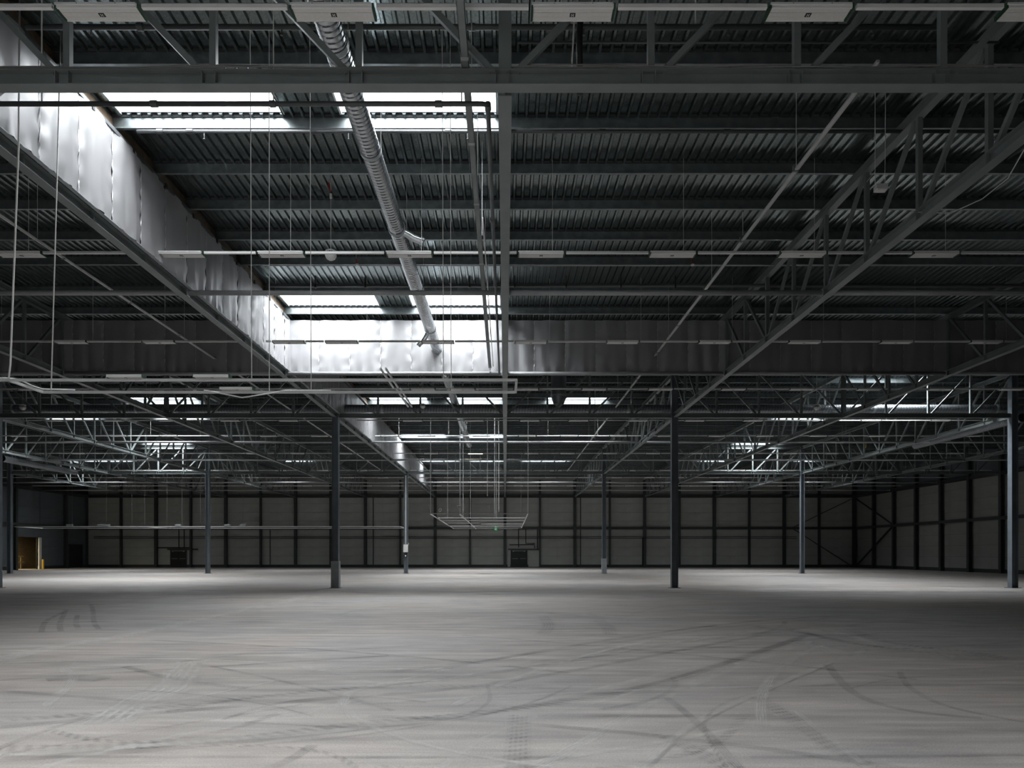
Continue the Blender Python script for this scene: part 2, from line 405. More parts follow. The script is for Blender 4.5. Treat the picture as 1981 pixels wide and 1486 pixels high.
# skylights
def skylight(n, s, lab):
    x0, x1, y0, y1 = s
    r = struct('window_%d' % n, lab)
    zc0, zc1 = ZD+.02, ZD+.58
    t = .04
    cb = MB(); cb.box(x0-t, x0, y0-t, y1+t, zc0, zc1); cb.box(x1, x1+t, y0-t, y1+t, zc0, zc1)
    cb.box(x0, x1, y0-t, y0, zc0, zc1); cb.box(x0, x1, y1, y1+t, zc0+.035, zc1)
    obj('upstand', cb, M['opal_white'], r)
    nx = 2; xm = (x0+x1)/2
    for a, b in ((x0, xm), (xm, x1)):                 # two shallow vaulted opal panes
        mb = MB(); K = 6
        for k in range(K+1):
            u = k/K; yv = y0+(y1-y0)*u; zv = zc1+.16*math.sin(math.pi*u)
            mb.v += [(a+.015, yv, zv), (b-.015, yv, zv)]
        for k in range(K): mb.f.append((2*k, 2*k+1, 2*k+3, 2*k+2))
        obj('pane', mb, M['pane'], r)
    obj('glazing_bar', MB().box(xm-.02, xm+.02, y0, y1, zc1-.05, zc1), M['guard'], r)
    for k in (0, 1):
        xe = (x0, x1)[k]; mb = MB(); K = 6
        mb.v = [(xe, y0, zc1), (xe, y1, zc1)]+[(xe, y0+(y1-y0)*q/K, zc1+.16*math.sin(math.pi*q/K)) for q in range(K, -1, -1)]
        mb.f = [tuple(range(len(mb.v)))]
        obj('end_cheek', mb, M['opal_white'], r)
for n, s in enumerate(SK):
    skylight(n+1, s, 'opal roof skylight')
    ld = bpy.data.lights.new('daylight', 'AREA'); ld.shape = 'RECTANGLE'; ld.size = s[1]-s[0]-.1; ld.size_y = s[3]-s[2]-.1
    ld.energy = DAYLIGHT*ld.size*ld.size_y*{56.0:2.7 if s[0] < 0 else 2.3, 34.0:4.5, 45.2:2.2, 52.2:1.6, 65.9:1.3}.get(s[2], 1.0); ld.color = (.95,.98,1.0); ld.spread = SPREAD
    lo = bpy.data.objects.new('daylight', ld); C.objects.link(lo); lo.location = ((s[0]+s[1])/2, (s[2]+s[3])/2, ZD+.50)

# ------------------------------------------------------------------ walls
def wall_panels(par, along, fixed, lo, hi, sgn, holes=(), m='panel'):
    """panels 4 m x 1 m between posts; along 'x' (back wall) or 'y' (side walls); sgn: direction of the room"""
    k = lo; seen = []
    cache = {}
    while k < hi-.01:
        z = .32
        while z < 8.0:
            z1 = min(z+.985, 8.0); a, b = k+.03, k+3.97
            segs = [(a, b, z, z1)]
            for (h0, h1, hz) in holes:
                ns = []
                for (p, q, c, d_) in segs:
                    if q <= h0 or p >= h1 or c >= hz: ns.append((p, q, c, d_)); continue
                    if p < h0: ns.append((p, h0, c, d_))
                    if q > h1: ns.append((h1, q, c, d_))
                    if d_ > hz: ns.append((max(p,h0), min(q,h1), hz, d_))
                segs = ns
            off = R.uniform(0, .006)
            for (p, q, c, d_) in segs:
                if q-p < .02 or d_-c < .02: continue
                f0, f1 = sorted((fixed+sgn*off, fixed-sgn*.06))
                key = (round(q-p, 3), round(d_-c, 3))
                if key not in cache:
                    W2, H2 = key; t = .06
                    mb = MB().box(0, W2, -t/2, t/2, 0, H2) if along == 'x' else MB().box(-t/2, t/2, 0, W2, 0, H2)
                    cache[key] = mb.mesh('wall_panel', M[m])
                o = obj('wall_panel', cache[key], None, par)
                o.location = (p, fixed+sgn*off, c) if along == 'x' else (fixed+sgn*off, p, c)
            z += 1.0
        k += 4.0
wb = struct('wall_back', 'grey panelled back wall with dark posts'); wl = struct('wall_left', 'dark panelled left wall'); wr = struct('wall_right', 'grey panelled right wall with shade in its colour'); wn = struct('wall_rear', 'wall behind the viewer')
DOOR_C = (.65, 2.58); DOOR_L = (-38.45, -36.55)
obj('backing', MB().box(XL-.3, XR+.3, YB+.03, YB+.2, 0, 11), M['post'], wb)
obj('backing', MB().box(XR+.03, XR+.2, YF, YB+.2, 0, 11), M['post'], wr)
BR0, BR1 = 70.3, 73.6                                   # opening with the brick corridor behind, on the left wall
lb = MB(); lb.box(XL-.2, XL-.03, YF, BR0, 0, 11); lb.box(XL-.2, XL-.03, BR1, YB+.2, 0, 11); lb.box(XL-.2, XL-.03, BR0, BR1, 3.25, 11)
obj('backing', lb, M['post'], wl)
obj('backing', MB().box(XL-.2, XR+.2, YF-.2, YF, 0, 11), M['panel'], wn)
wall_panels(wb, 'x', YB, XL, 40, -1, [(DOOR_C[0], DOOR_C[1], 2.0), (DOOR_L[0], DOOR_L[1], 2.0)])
wall_panels(wr, 'y', XR, 53.83, 81.9, -1, (), 'panel_shaded')
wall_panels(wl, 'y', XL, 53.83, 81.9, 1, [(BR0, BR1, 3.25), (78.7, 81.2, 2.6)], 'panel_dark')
obj('plinth', MB().box(XL, DOOR_C[0], YB-.02, YB+.03, 0, .30), M['post'], wb); obj('plinth', MB().box(DOOR_C[1], XR, YB-.02, YB+.03, 0, .30), M['post'], wb)
obj('plinth', MB().box(XR-.02, XR+.03, 20, YB, 0, .30), M['post'], wr)
x = XL
while x <= XR+.01:
    big = abs(x/8-round(x/8)) < .01; h = .16 if big else .105
    obj('post', MB().ibeam((x, YB-.26, 0), (x, YB-.26, 10.0), h*2, .30, up=(0,1,0)), M['post'], wb); x += 4
for side, xx, par in ((1, XR-.26, wr), (-1, XL+.26, wl)):
    y = 21.83
    while y < 81:
        if not (side < 0 and BR0-.3 < y < BR1+.3):
            obj('post', MB().ibeam((xx, y, 0), (xx, y, 10.0), .30, .30, up=(1,0,0)), M['post'], par)
        y += 4
obj('wall_rail', MB().box(XL, XR, YB-.42, YB-.30, 4.35, 4.62), M['post'], wb)
obj('wall_rail', MB().box(XR-.42, XR-.30, 20, YB, 4.35, 4.62), M['post'], wr)
obj('wall_rail', MB().box(XL+.30, XL+.42, 60, YB, 4.35, 4.62), M['post'], wl)
obj('eaves_beam', MB().ibeam((XL, YB-.3, 8.14), (XR, YB-.3, 8.14), .2, .3), M['post'], wb)
obj('eaves_beam', MB().ibeam((XR-.3, 10, 8.14), (XR-.3, YB, 8.14), .2, .3), M['post'], wr)
obj('eaves_beam', MB().ibeam((XL+.3, 40, 8.14), (XL+.3, YB, 8.14), .2, .3), M['post'], wl)
obj('upper_wall', MB().box(XL, XR, YB, YB+.03, 8.3, 10.5), M['panel_shaded'], wb)
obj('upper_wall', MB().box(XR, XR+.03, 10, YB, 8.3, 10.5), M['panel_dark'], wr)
for z in (3.50, 3.32): obj('conduit', MB().tube([(XL+1, YB-.46, z), (XR-7, YB-.46, z)], .035, 6), M['black'], wb)
for x0, x1, z0, z1 in ((33.0, 39.6, 4.6, 7.8), (33.0, 39.6, 4.4, .2)):     # diamond bracing of the far right corner
    obj('brace', MB().bar((x0, YB-.35, z0), (x1, YB-.35, z1), .05, .22, (0,1,0)), M['post'], wb)
    obj('brace', MB().bar((XR-.35, 73.9, z0), (XR-.35, 81.5, z1), .05, .22, (1,0,0)), M['post'], wr)
for (px, top) in ((519+3.6, 4.3), (1123, 8), (722, 8), (1243, 3.4)):                 # thin downpipes
    xx = atx(px, YB-.1); obj('downpipe', MB().tube([(xx, YB-.1, .3), (xx, YB-.1, top)], .05, 8), M['post'], wb)
# doors of the back wall
def back_door(n, d, lab):
    r = struct('door_%d' % n, lab); x0, x1 = d; xm = (x0+x1)/2; yy = YB-.05
    for a, b in ((x0+.06, xm-.01), (xm+.01, x1-.06)):
        lf = obj('door_leaf', MB().box(a, b, yy, yy+.06, .02, 1.95), M['door'], r)
        obj('kick_bar', MB().box(a+.1, b-.1, yy-.05, yy-.02, .98, 1.03), M['guard'], lf)
    fr = MB(); fr.box(x0, x0+.06, yy-.05, yy+.1, 0, 2.0); fr.box(x1-.06, x1, yy-.05, yy+.1, 0, 2.0); fr.box(x0-.3, x1+1.3, yy-.12, yy+.0, 1.98, 2.16)
    obj('door_frame', fr, M['post'], r)
    cl = obj('door_closer', MB().box(x0+.2, x1-.2, yy-.1, yy-.02, 1.86, 1.93), M['guard'], r)
    for a in (x0+.3, x1-.35): obj('bracket', MB().box(a-.05, a+.05, yy-.12, yy-.02, 1.78, 1.86), M['pale'], r)
back_door(1, DOOR_C, 'dark double door in the middle of the back wall'); back_door(2, DOOR_L, 'dark double door on the left of the back wall')
for a, b, lab in ((.28, .60, 'narrow pale grey panel left of the middle back door'), (2.68, 3.92, 'wide pale grey panel right of the middle back door')):
    tag(obj('wall_board', MB().box(a, b, YB-.20, YB-.13, .06, 1.93), M['panel']), lab, 'panel')
for pts, lab in (([(1.55,4.4),(1.55,2.3)], 'dark vertical pipe above the middle back door'), ([(2.38,4.4),(2.38,2.75),(3.38,2.75),(3.38,2.2)], 'dark stepped pipe above the middle back door'),
                 ([(3.72,4.4),(3.72,2.1)], 'dark vertical pipe right of the middle back door'), ([(.5,2.6),(3.3,2.6)], 'thin dark horizontal conduit above the middle back door'),
                 ([(-37.4,4.4),(-37.4,2.2)], 'dark pipe over the left back door'), ([(-36.8,4.4),(-36.8,2.2)], 'dark pipe at the right edge of the left back door'), ([(-40,2.25),(-36,2.25)], 'dark horizontal conduit over the left back door')):
    tag(obj('wall_pipe', MB().tube([(p[0], YB-.2, p[1]) for p in pts], .05, 8), M['black']), lab, 'pipe')
d3 = struct('door_3', 'dark door in the left wall next to the far corner')
lf = obj('door_leaf', MB().box(XL-.02, XL+.04, 78.75, 81.15, .02, 2.55), M['door'], d3)
fr = MB(); fr.box(XL-.02, XL+.10, 78.65, 78.75, 0, 2.65); fr.box(XL-.02, XL+.10, 81.15, 81.25, 0, 2.65); fr.box(XL-.02, XL+.10, 78.65, 81.25, 2.55, 2.65)
obj('door_frame', fr, M['post'], d3)
# the corridor behind the opening of the left wall: brickwork, handrail, warm lamp
cw = struct('wall_corridor', 'brown brick wall of the lit corridor')
obj('brick_face', MB().box(-51.2, -51.0, 66, 78, 0, 3.6), M['brick'], cw)
obj('corridor_floor', MB().box(-51.2, XL, 66, 78, -.2, -.001), M['floor'], cw); obj('corridor_ceiling', MB().box(-51.2, XL-.2, 66, 78, 3.5, 3.6), M['post'], cw)
obj('end_wall', MB().box(-51.2, XL-.2, 77.9, 78.1, 0, 3.6), M['brick'], cw); obj('end_wall', MB().box(-51.2, XL-.2, 65.9, 66.1, 0, 3.6), M['brick'], cw)
hr = thing('handrail', 'brown handrail in front of the brick corridor wall', 'handrail', (-50.4, 72, 0))
for z in (.65, 1.25): obj('rail', MB().box(-.04, .04, -3, 3, z, z+.09), M['rail_brown'], hr)
for y in (-2.6, -.9, .8, 2.5): obj('baluster', MB().box(-.04, .04, y-.04, y+.04, 0, 1.3), M['rail_brown'], hr)
lp = bpy.data.lights.new('corridor_lamp', 'AREA'); lp.energy = 190; lp.color = (1.0,.82,.50); lp.size = 1.2; lp.shape = 'DISK'
lo = bpy.data.objects.new('corridor_lamp', lp); C.objects.link(lo); lo.location = (-49.3, 70.9, 3.3)
dj = struct('trim_1', 'pale painted jamb of the corridor opening'); obj('jamb', MB().box(XL-.15, XL+.1, BR1, BR1+.42, 0, 3.25), M['white'], dj)
pst = thing('bollard', 'short yellow bollard beside the lit corridor opening', 'bollard', (XL+.5, 73.6, 0))
obj('shaft', MB().lathe([(0,1.0),(.09,1.0),(.10,.9),(.10,0)], (0,0,0), 14), M['yellow'], pst); obj('foot_plate', MB().box(-.16,.16,-.16,.16,0,.015), M['steel_dark'], pst)

# ------------------------------------------------------------------ columns
def column_mb(top):
    mb = MB(); mb.box(-.15, -.131, -.15, .15, 0, top); mb.box(.131, .15, -.15, .15, 0, top); mb.box(-.131, .131, -.008, .008, 0, top); return mb
colmesh = column_mb(10.04).mesh('shaft', M['column'])
bplate = MB().box(-.24,.24,-.24,.24,0,.02).mesh('base_plate', M['steel_dark'])
cap = MB().box(-.20,.20,-.20,.20,7.95,8.02).mesh('bearing_plate', M['steel'])
def column(x, y, lab, parts=()):
    t = thing('column', lab, 'column', (x, y, 0), 0, 'steel columns')
    obj('shaft', colmesh, None, t); obj('base_plate', bplate, None, t)
    return t
LAB = {(-24,1):'steel column cut by the left picture edge, nearest row', (-8,1):'dark steel column with grey guard plates at its foot, nearest row left of centre',
       (8,1):'dark plain steel column right of centre, nearest row', (24,1):'bluish steel column standing at the right picture edge, nearest row',
       (-40,2):'far row steel column at the left edge, beside the lit corridor opening', (-24,2):'bluish steel column of the far row, before the left hanging rails',
       (-8,2):'bright steel column with a white sign, far row left of centre', (8,2):'steel column with pale guard at its foot, far row right of centre',
       (24,2):'bluish steel column of the far row, right part of hall'}
cols = {}
for (x, r_), l in LAB.items(): cols[(x, r_)] = column(x, ROWS[r_], l)
for k, h, wd in (((-8,1), 1.27, .175), ((8,2), 1.20, .185)):
    g = MB(); g.box(-wd, wd, -wd-.01, -wd+.0, .02, h); g.box(wd-.0, wd+.01, -wd, wd, .02, h); g.box(-wd-.01, -wd, -wd, wd, .02, h)
    obj('foot_guard', g, M['guard'], cols[k])['label'] = 'grey sheet guard around the foot'
t = thing('column_sign', 'white sign strapped to the far row column left of centre', 'sign', (-8.0, ROWS[2]-.17, 0))
obj('board', MB().box(-.19, .19, -.03, 0, 1.72, 2.34), M['white'], t); obj('corner_flap', MB().bar((.19,-.02,2.3),(.24,-.05,2.45), .02, .10), M['white'], t)
t = thing('call_point', 'small dark box with white button below the white sign', 'box', (-8.0, ROWS[2]-.17, 0))
obj('housing', MB().box(-.12, .10, -.07, 0, 1.32, 1.66), M['black'], t); obj('button', MB().box(-.05, .05, -.10, -.07, 1.36, 1.48), M['white'], t)
t = thing('cable_cover', 'pale vertical cable cover on the far row column left of centre', 'cable cover', (-8.0, ROWS[2]-.17, 0))
obj('cover', MB().box(-.03, .05, -.05, 0, 2.36, 7.9), M['pale'], t)

# ------------------------------------------------------------------ trusses
def truss_parts(t, L, half_mid, long_):
    """lattice girder along local X from 0..L, panels of 2 m, Pratt bracing symmetric about the middle"""
    n = int(round(L/2)); g = .16
    obj('bottom_chord', MB().ibeam((g,0,(ZB0+ZB1)/2), (L-g,0,(ZB0+ZB1)/2), .19, ZB1-ZB0), M['steel'], t)
    obj('top_chord', MB().ibeam((g,0,(ZT0+ZT1)/2), (L-g,0,(ZT0+ZT1)/2), .17, ZT1-ZT0), M['steel'], t)
    vm = MB().box(-.045, .045, -.045, .045, ZB1, ZT0).mesh('vertical', M['steel'])
    for k in range(1, n):
        if k == n//2:
            wd = half_mid; obj('vertical', MB().ibeam((L/2,0,ZB1), (L/2,0,ZT0), wd, wd, up=(0,1,0)), M['steel'], t)
        else: o = obj('vertical', vm, None, t); o.location = (k*2, 0, 0)
    dl = MB().bar((.12,0,ZT0), (1.84,0,ZB1), .075, .085).mesh('diagonal', M['steel'])
    dr_ = MB().bar((1.88,0,ZT0), (.16,0,ZB1), .075, .085).mesh('diagonal', M['steel'])
    for k in range(n):
        o = obj('diagonal', dl if k < n//2 else dr_, None, t); o.location = (k*2, 0, 0)
    sm = MB().box(-.005, .005, -.085, .085, ZB0+.014, ZB1-.014).mesh('stiffener', M['steel'])
    for k in range(1, n):
        for dx in ((-.13, .05) if not long_ else (-.04,)): o = obj('stiffener', sm, None, t); o.location = (k*2+dx, 0, 0)
T16 = thing('roof_truss', 'grey lattice truss crossing the top of the picture, in front of the skylights', 'truss', (-8, ROWS[0], 0), 0, 'transverse roof trusses')
truss_parts(T16, 16, .175, False)
RN = {1:'nearest column row', 2:'far column row'}
for r_ in (1, 2):
    for x in ((-24,-8,8) if r_ == 1 else (-40,-24,-8,8,24)):
        pos = {-40:'outermost left bay', -24:'bay left of the middle', -8:'middle bay', 8:'bay right of the middle', 24:'outermost right bay'}[x]
        dup(T16, (x, ROWS[r_], 0), 'grey lattice truss on the %s, %s' % (RN[r_], pos))
T24 = thing('roof_girder', 'grey lattice girder on the centre line, seen from below, nearest span', 'truss', (0, ROWS[0], 0), math.pi/2, 'longitudinal roof girders')
truss_parts(T24, 24, .11, True)
XN = {0:'on the centre line', 8:'on the first column line right', 16:'midway between the right column lines', 24:'on the second column line right', 32:'beyond the second right column line',
      -8:'below the left foil curtain', -16:'midway between the left column lines', -24:'on the second column line left', -32:'beyond the second left column line', -40:'on the third column line left'}
SN = {-1:'span overhead', 0:'nearest span', 1:'middle span', 2:'far span by the back wall'}
for x in (8, -8, 16, -16, 24, -24, 32, -32, -40, 0):
    for s in (0, 1, 2):
        if x == 0 and s == 0: continue
        if abs(x) >= 24 and s == 0: continue
        if abs(x) >= 40 and s < 2: continue
        dup(T24, (x, ROWS[s], 0), 'dark grey lattice girder %s, %s' % (XN[x], SN[s]))
# tie tubes between the girders
TN = ['first','second','third','fourth','fifth','sixth']
for i, yy in enumerate((17.83, 25.83, 41.83, 49.83, 65.83, 73.83)):
    t = thing('tie_tube', '%s grey round tie tube across the hall at girder chord height, from the front' % TN[i], 'tube', (0, yy, 8.13), 0, 'transverse tie tubes')
    for xa, xb in zip(deck_x, deck_x[1:]):
        if abs(xa)*F/yy > 1500 and abs(xb)*F/yy > 1500: continue
        obj('tube_segment', MB().tube([(xa+.12,0,0), (min(xb,39.8)-.12,0,0)], .062, 14), M['pipe_grey'], t, True)
        for xe in (xa+.11, min(xb,39.8)-.11): obj('end_plate', MB().box(xe-.008, xe+.008, -.08, .08, -.09, .09), M['pipe_grey'], t)

# ------------------------------------------------------------------ foil curtains
def strip_mesh(seed, wd, h):
    nx, nz = 11, 22; rr = random.Random(seed); mb = MB()
    folds = [(rr.uniform(.1,.9)*wd, rr.uniform(-.35,.35), rr.uniform(.3,1.0), rr.uniform(.03,.075)) for _ in range(4)]
    for j in range(nz+1):
        z = h*j/nz; v = j/nz
        for i in range(nx+1):
            u = i/nx; x = wd*u
            bul = .05*math.sin(math.pi*u)**.6
            pk = .014*math.exp(-((u-0)*9)**2)*math.sin(z*13+seed)+.014*math.exp(-((1-u)*9)**2)*math.sin(z*13+seed+1)
            fo_ = 0
            for fx, sl, am, wf in folds:
                dd = x-(fx+sl*(1-v)*.8); fo_ += -am*.05*math.exp(-(dd/wf)**2)*(1-v*.6)
            nz_ = .045*mnoise.noise(Vector((x*2.6+seed*7.3, z*.7, seed)))+.006*mnoise.noise(Vector((x*6+seed, z*5, seed*2.1)))
            hem = .03*math.exp(-(v*14)**2)*math.sin(x*16+seed)
            amp = min(1, u*6, (1-u)*6)*1.0
            mb.v.append((x, -(bul+(fo_+nz_)*amp+pk+hem*amp), z))
    for j in range(nz):
        for i in range(nx):
            a = j*(nx+1)+i; mb.f.append((a, a+1, a+nx+2, a+nx+1))
    return mb.mesh('foil_strip', M['foil'], True)
SW = 1.115; variants = [strip_mesh(k, SW, 1.86) for k in range(9)]
seam_mb = MB()
prev = None
for k in range(23):
    z = 1.86*k/22; seam_mb.v += [(-.012+.008*math.sin(k*2.3), -.012-.012*math.sin(k*1.7), z), (.012+.008*math.sin(k*2.9), -.016, z)]
for k in range(22): a = 2*k; seam_mb.f.append((a, a+1, a+3, a+2))
seam = seam_mb.mesh('seam_tape', mat('seam_tape_foil', (.50,.50,.51), .45, .2, .2, 9.0))
def curtain(lab, along, fixed, a, b, gaps=()):
    t = thing('foil_curtain', lab, 'curtain', (fixed, 0, 8.215) if along == 'y' else (0, fixed, 8.215), 0, 'foil smoke curtains')
    k = 0; p = a
    while p < b-.2:
        m_ = variants[R.randrange(len(variants))]
        o = obj('foil_strip', m_, None, t)
        if along == 'x': o.location = (p, 0, 0)
        else: o.location = (0, p+SW, 0); o.rotation_euler = (0, 0, -math.pi/2)
        if along == 'y': o.rotation_euler = (0,0,math.pi/2); o.location = (0, p, 0)
        s = obj('seam_tape', seam, None, t)
        s.location = (p, 0, 0) if along == 'x' else (0, p, 0)
        if along == 'y': s.rotation_euler = (0,0,math.pi/2)
        p += SW; k += 1
    return t
# (strips bulge towards -y locally; rotated by +90 deg they bulge towards +x, into the bright bay)
curtain('long bright foil curtain on the left of the middle bay, nearest part', 'y', -7.81, 5.3, 25.8)
curtain('pale foil curtain behind the left column, far part of the middle bay', 'y', -7.81, 26.0, 76)
curtain('foil curtain across the middle and right bays, bright at its left', 'x', 25.95, -7.86, 40)
curtain('dark foil curtain across the bays left of the bright curtain', 'x', 25.95, -7.86-SW*36, -8.0)
# rails that clamp the curtain top
t = thing('curtain_rail', 'dark clamping rail along the top of the bright left curtain', 'rail', (-7.80, 0, 10.07))
obj('rail', MB().box(-.02, .03, 5, 25.8, -.03, .05), M['steel_dark'], t)
for k in range(14): obj('clip', MB().box(-.02, .06, 6.2+k*1.45, 6.28+k*1.45, -.07, .03), M['black'], t)
t = thing('curtain_angle', 'thin bright angle along the bottom of the left foil curtain', 'angle', (-7.83, 0, 8.235))
obj('angle', MB().box(-.04, .05, 5, 75, -.012, .0), M['guard'], t)

# ------------------------------------------------------------------ spiral ducts
def spiral(L, r, pitch=.11, n=28, ridge=.007):
    mb = MB(); st = pitch/5; K = int(L/st); mb.seam = []
    for i in range(K+1):
        y = L*i/K
        for k in range(n):
            th = 2*math.pi*k/n; ph = ((y-pitch*k/n)/pitch) % 1.0
            rr = r-(ridge if ph < .2 else 0)
            mb.v.append((rr*math.cos(th), y, rr*math.sin(th)))
    for i in range(K):
        for k in range(n):
            k2 = (k+1) % n; mb.f.append((i*n+k, (i+1)*n+k, (i+1)*n+k2, i*n+k2)); mb.seam.append(1 if ((L*(i+.5)/K-pitch*(k+.5)/n)/pitch) % 1.0 < .2 else 0)
    return mb
t = thing('spiral_duct', 'long silver spiral air duct running away under the roof of the middle bay', 'duct', (-2.47, 0, 9.06))
cuts = [6.0, 10.4, 13.15, 16.3, 20.0, 23.6, 25.9, 29.5, 36, 42.5, 49.0]
for a, b in zip(cuts, cuts[1:]):
    o = obj('duct_section', spiral(b-a, .185), M['duct'], t, False); o.location = (0, a, 0)
    c = MB(); n = 28
    for yy, rr in ((-.05,.190),(-.05,.198),(.05,.198),(.05,.190)):
        for k in range(n): c.v.append((rr*math.cos(2*math.pi*k/n), b+yy, rr*math.sin(2*math.pi*k/n)))
    for i in range(3):
        for k in range(n): c.f.append((i*n+k, (i+1)*n+k, (i+1)*n+(k+1)%n, i*n+(k+1)%n))
    obj('collar', c, M['guard'], t)
for yy, dx, dz in ((16.4, .55, -.22), (23.9, -.42, -.42)):
    L0 = (.12 if dx > 0 else -.12, yy, -.05)
    o = obj('outlet', MB().tube([L0, (dx*.45, yy+.02, dz*.45), (dx*.7, yy+.05, dz*.8), (dx, yy+.08, dz)], .085, 16, False), M['duct'], t, True)
    o['label'] = 'short branch outlet'
    obj('outlet_rim', MB().tube([(dx*.98, yy+.078, dz*.98), (dx*1.08, yy+.088, dz*1.1)], .095, 16, False), M['duct'], t)
for yy in (10.4, 13.15, 16.6, 20, 23.6, 36, 42.5):
    obj('hanger', MB().tube([(-.19, yy, 0), (-.19, yy, 1.4)], .005, 5).tube([(.19, yy, 0), (.19, yy, 1.4)], .005, 5), M['wire'], t)
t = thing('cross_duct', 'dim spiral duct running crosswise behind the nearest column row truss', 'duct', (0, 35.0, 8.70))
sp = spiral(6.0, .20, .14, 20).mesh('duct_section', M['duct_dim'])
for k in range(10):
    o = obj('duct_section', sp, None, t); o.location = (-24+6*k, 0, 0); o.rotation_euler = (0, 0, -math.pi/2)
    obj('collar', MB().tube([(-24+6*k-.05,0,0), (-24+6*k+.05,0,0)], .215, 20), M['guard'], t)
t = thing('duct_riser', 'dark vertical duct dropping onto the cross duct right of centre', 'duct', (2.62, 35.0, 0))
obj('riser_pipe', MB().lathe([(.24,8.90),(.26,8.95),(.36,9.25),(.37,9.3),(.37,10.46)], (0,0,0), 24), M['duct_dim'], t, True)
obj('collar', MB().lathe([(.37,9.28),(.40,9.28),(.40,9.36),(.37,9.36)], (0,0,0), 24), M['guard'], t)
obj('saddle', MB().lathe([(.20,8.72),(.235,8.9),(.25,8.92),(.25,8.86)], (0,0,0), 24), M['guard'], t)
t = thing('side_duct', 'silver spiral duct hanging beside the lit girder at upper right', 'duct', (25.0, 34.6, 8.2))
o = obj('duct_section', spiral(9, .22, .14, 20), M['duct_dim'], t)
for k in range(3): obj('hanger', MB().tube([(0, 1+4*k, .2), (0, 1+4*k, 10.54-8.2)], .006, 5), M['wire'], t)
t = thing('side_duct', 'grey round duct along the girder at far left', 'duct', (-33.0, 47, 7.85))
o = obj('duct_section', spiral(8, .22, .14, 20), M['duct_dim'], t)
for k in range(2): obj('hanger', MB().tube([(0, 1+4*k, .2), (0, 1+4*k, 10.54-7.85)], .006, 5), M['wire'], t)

# ------------------------------------------------------------------ light rails and strip lights
def fixture_root(full=True):
    t = thing('strip_light', '', 'lamp', (0,0,0), 0, 'strip lights')
    b = MB(); b.box(-.505, .505, 0, .03, .0, .055); b.box(-.505, .505, .03, .235, .018, .055); b.box(-.505, .505, .225, .24, 0, .03)
    b.box(-.52, .49, -.012, .0, .032, .058)
    obj('housing', b, M['white'], t)
    l = MB(); l.box(-.495, .495, .030, .092, .006, .018); l.box(-.495, .495, .096, .162, .004, .018); l.box(-.495, .495, .166, .226, .006, .018)
    obj('lens_panel', l, M['lens'], t)
    for s in (-1, 1):
        obj('end_cap', MB().box(s*.513-.012, s*.513+.012, .0, .235, -.004, .058), M['cap'], t)
    if full:
        e = obj('emblem', MB().box(-.035, .035, .098, .160, -.002, .004), M['black'], t)
        e['label'] = 'black square sensor with white marks'
        mk = MB()
        for dx in (-.018, .006):
            for dy in (.110, .136): mk.box(dx, dx+.012, dy, dy+.012, -.004, -.002)
        mk.box(-.010, .010, .123, .129, -.004, -.002)
        obj('emblem_mark', mk, M['white'], e)
        for dx in (-.24, .24): obj('screw', MB().box(dx-.004, dx+.004, -.016, -.012, .040, .048), M['black'], t)
    return t
FIX = {}
ROWF = [ # depth, picture height of the rail, lamp centres across the picture
 (8.92, 10, [195,645,1108,1565,2018]),
 (16.1, 488, [40,350,545,792,1047,1301,1552,1808]),
 (23.1, 660, [138,308,559,661,847,1027,1204.5,1382.6,1556,1733.7,1907]),
 (30.3, 752, [60,818,895,1018,1149.5,1277.8,1419,1551,1681.5,1819,1957]),
 (37.3, 813, [103,219,325,445,558,798,917,1025,1119,1234,1344,1457,1567,1684,1819]),
 (42.5, 843, [36,230,327,431,519,618,754,825,931,1020,1101,1196,1288,1386,1480,1583,1696,1789,1882]),
 (50.0, 877, [79,152,490,576,668,834,919.7,1028,1098,1180,1263,1346,1436,1528,1608,1690,1774,1843]),
 (58.6, 910, [400,471,543,624,699,795,850,926,1005,1075,1146,1218,1287,1358,1429,1499]),
 (64.5, 924, [175,238,301,363,426,490,552,613,675,741,822,869,946,1004,1066,1129,1193,1256,1318,1381,1445,1508,1570,1633]),
 (72.0, 940, [427,483,539,595,652,711,765,846,945,1003,1048,1105,1159,1218,1268,1342,1399,1456,1512])]
RN_ = ['nearest','second nearest','third nearest','fourth nearest','fifth nearest','sixth','seventh','eighth','ninth','tenth and farthest']
protos = {}
railseg = {}
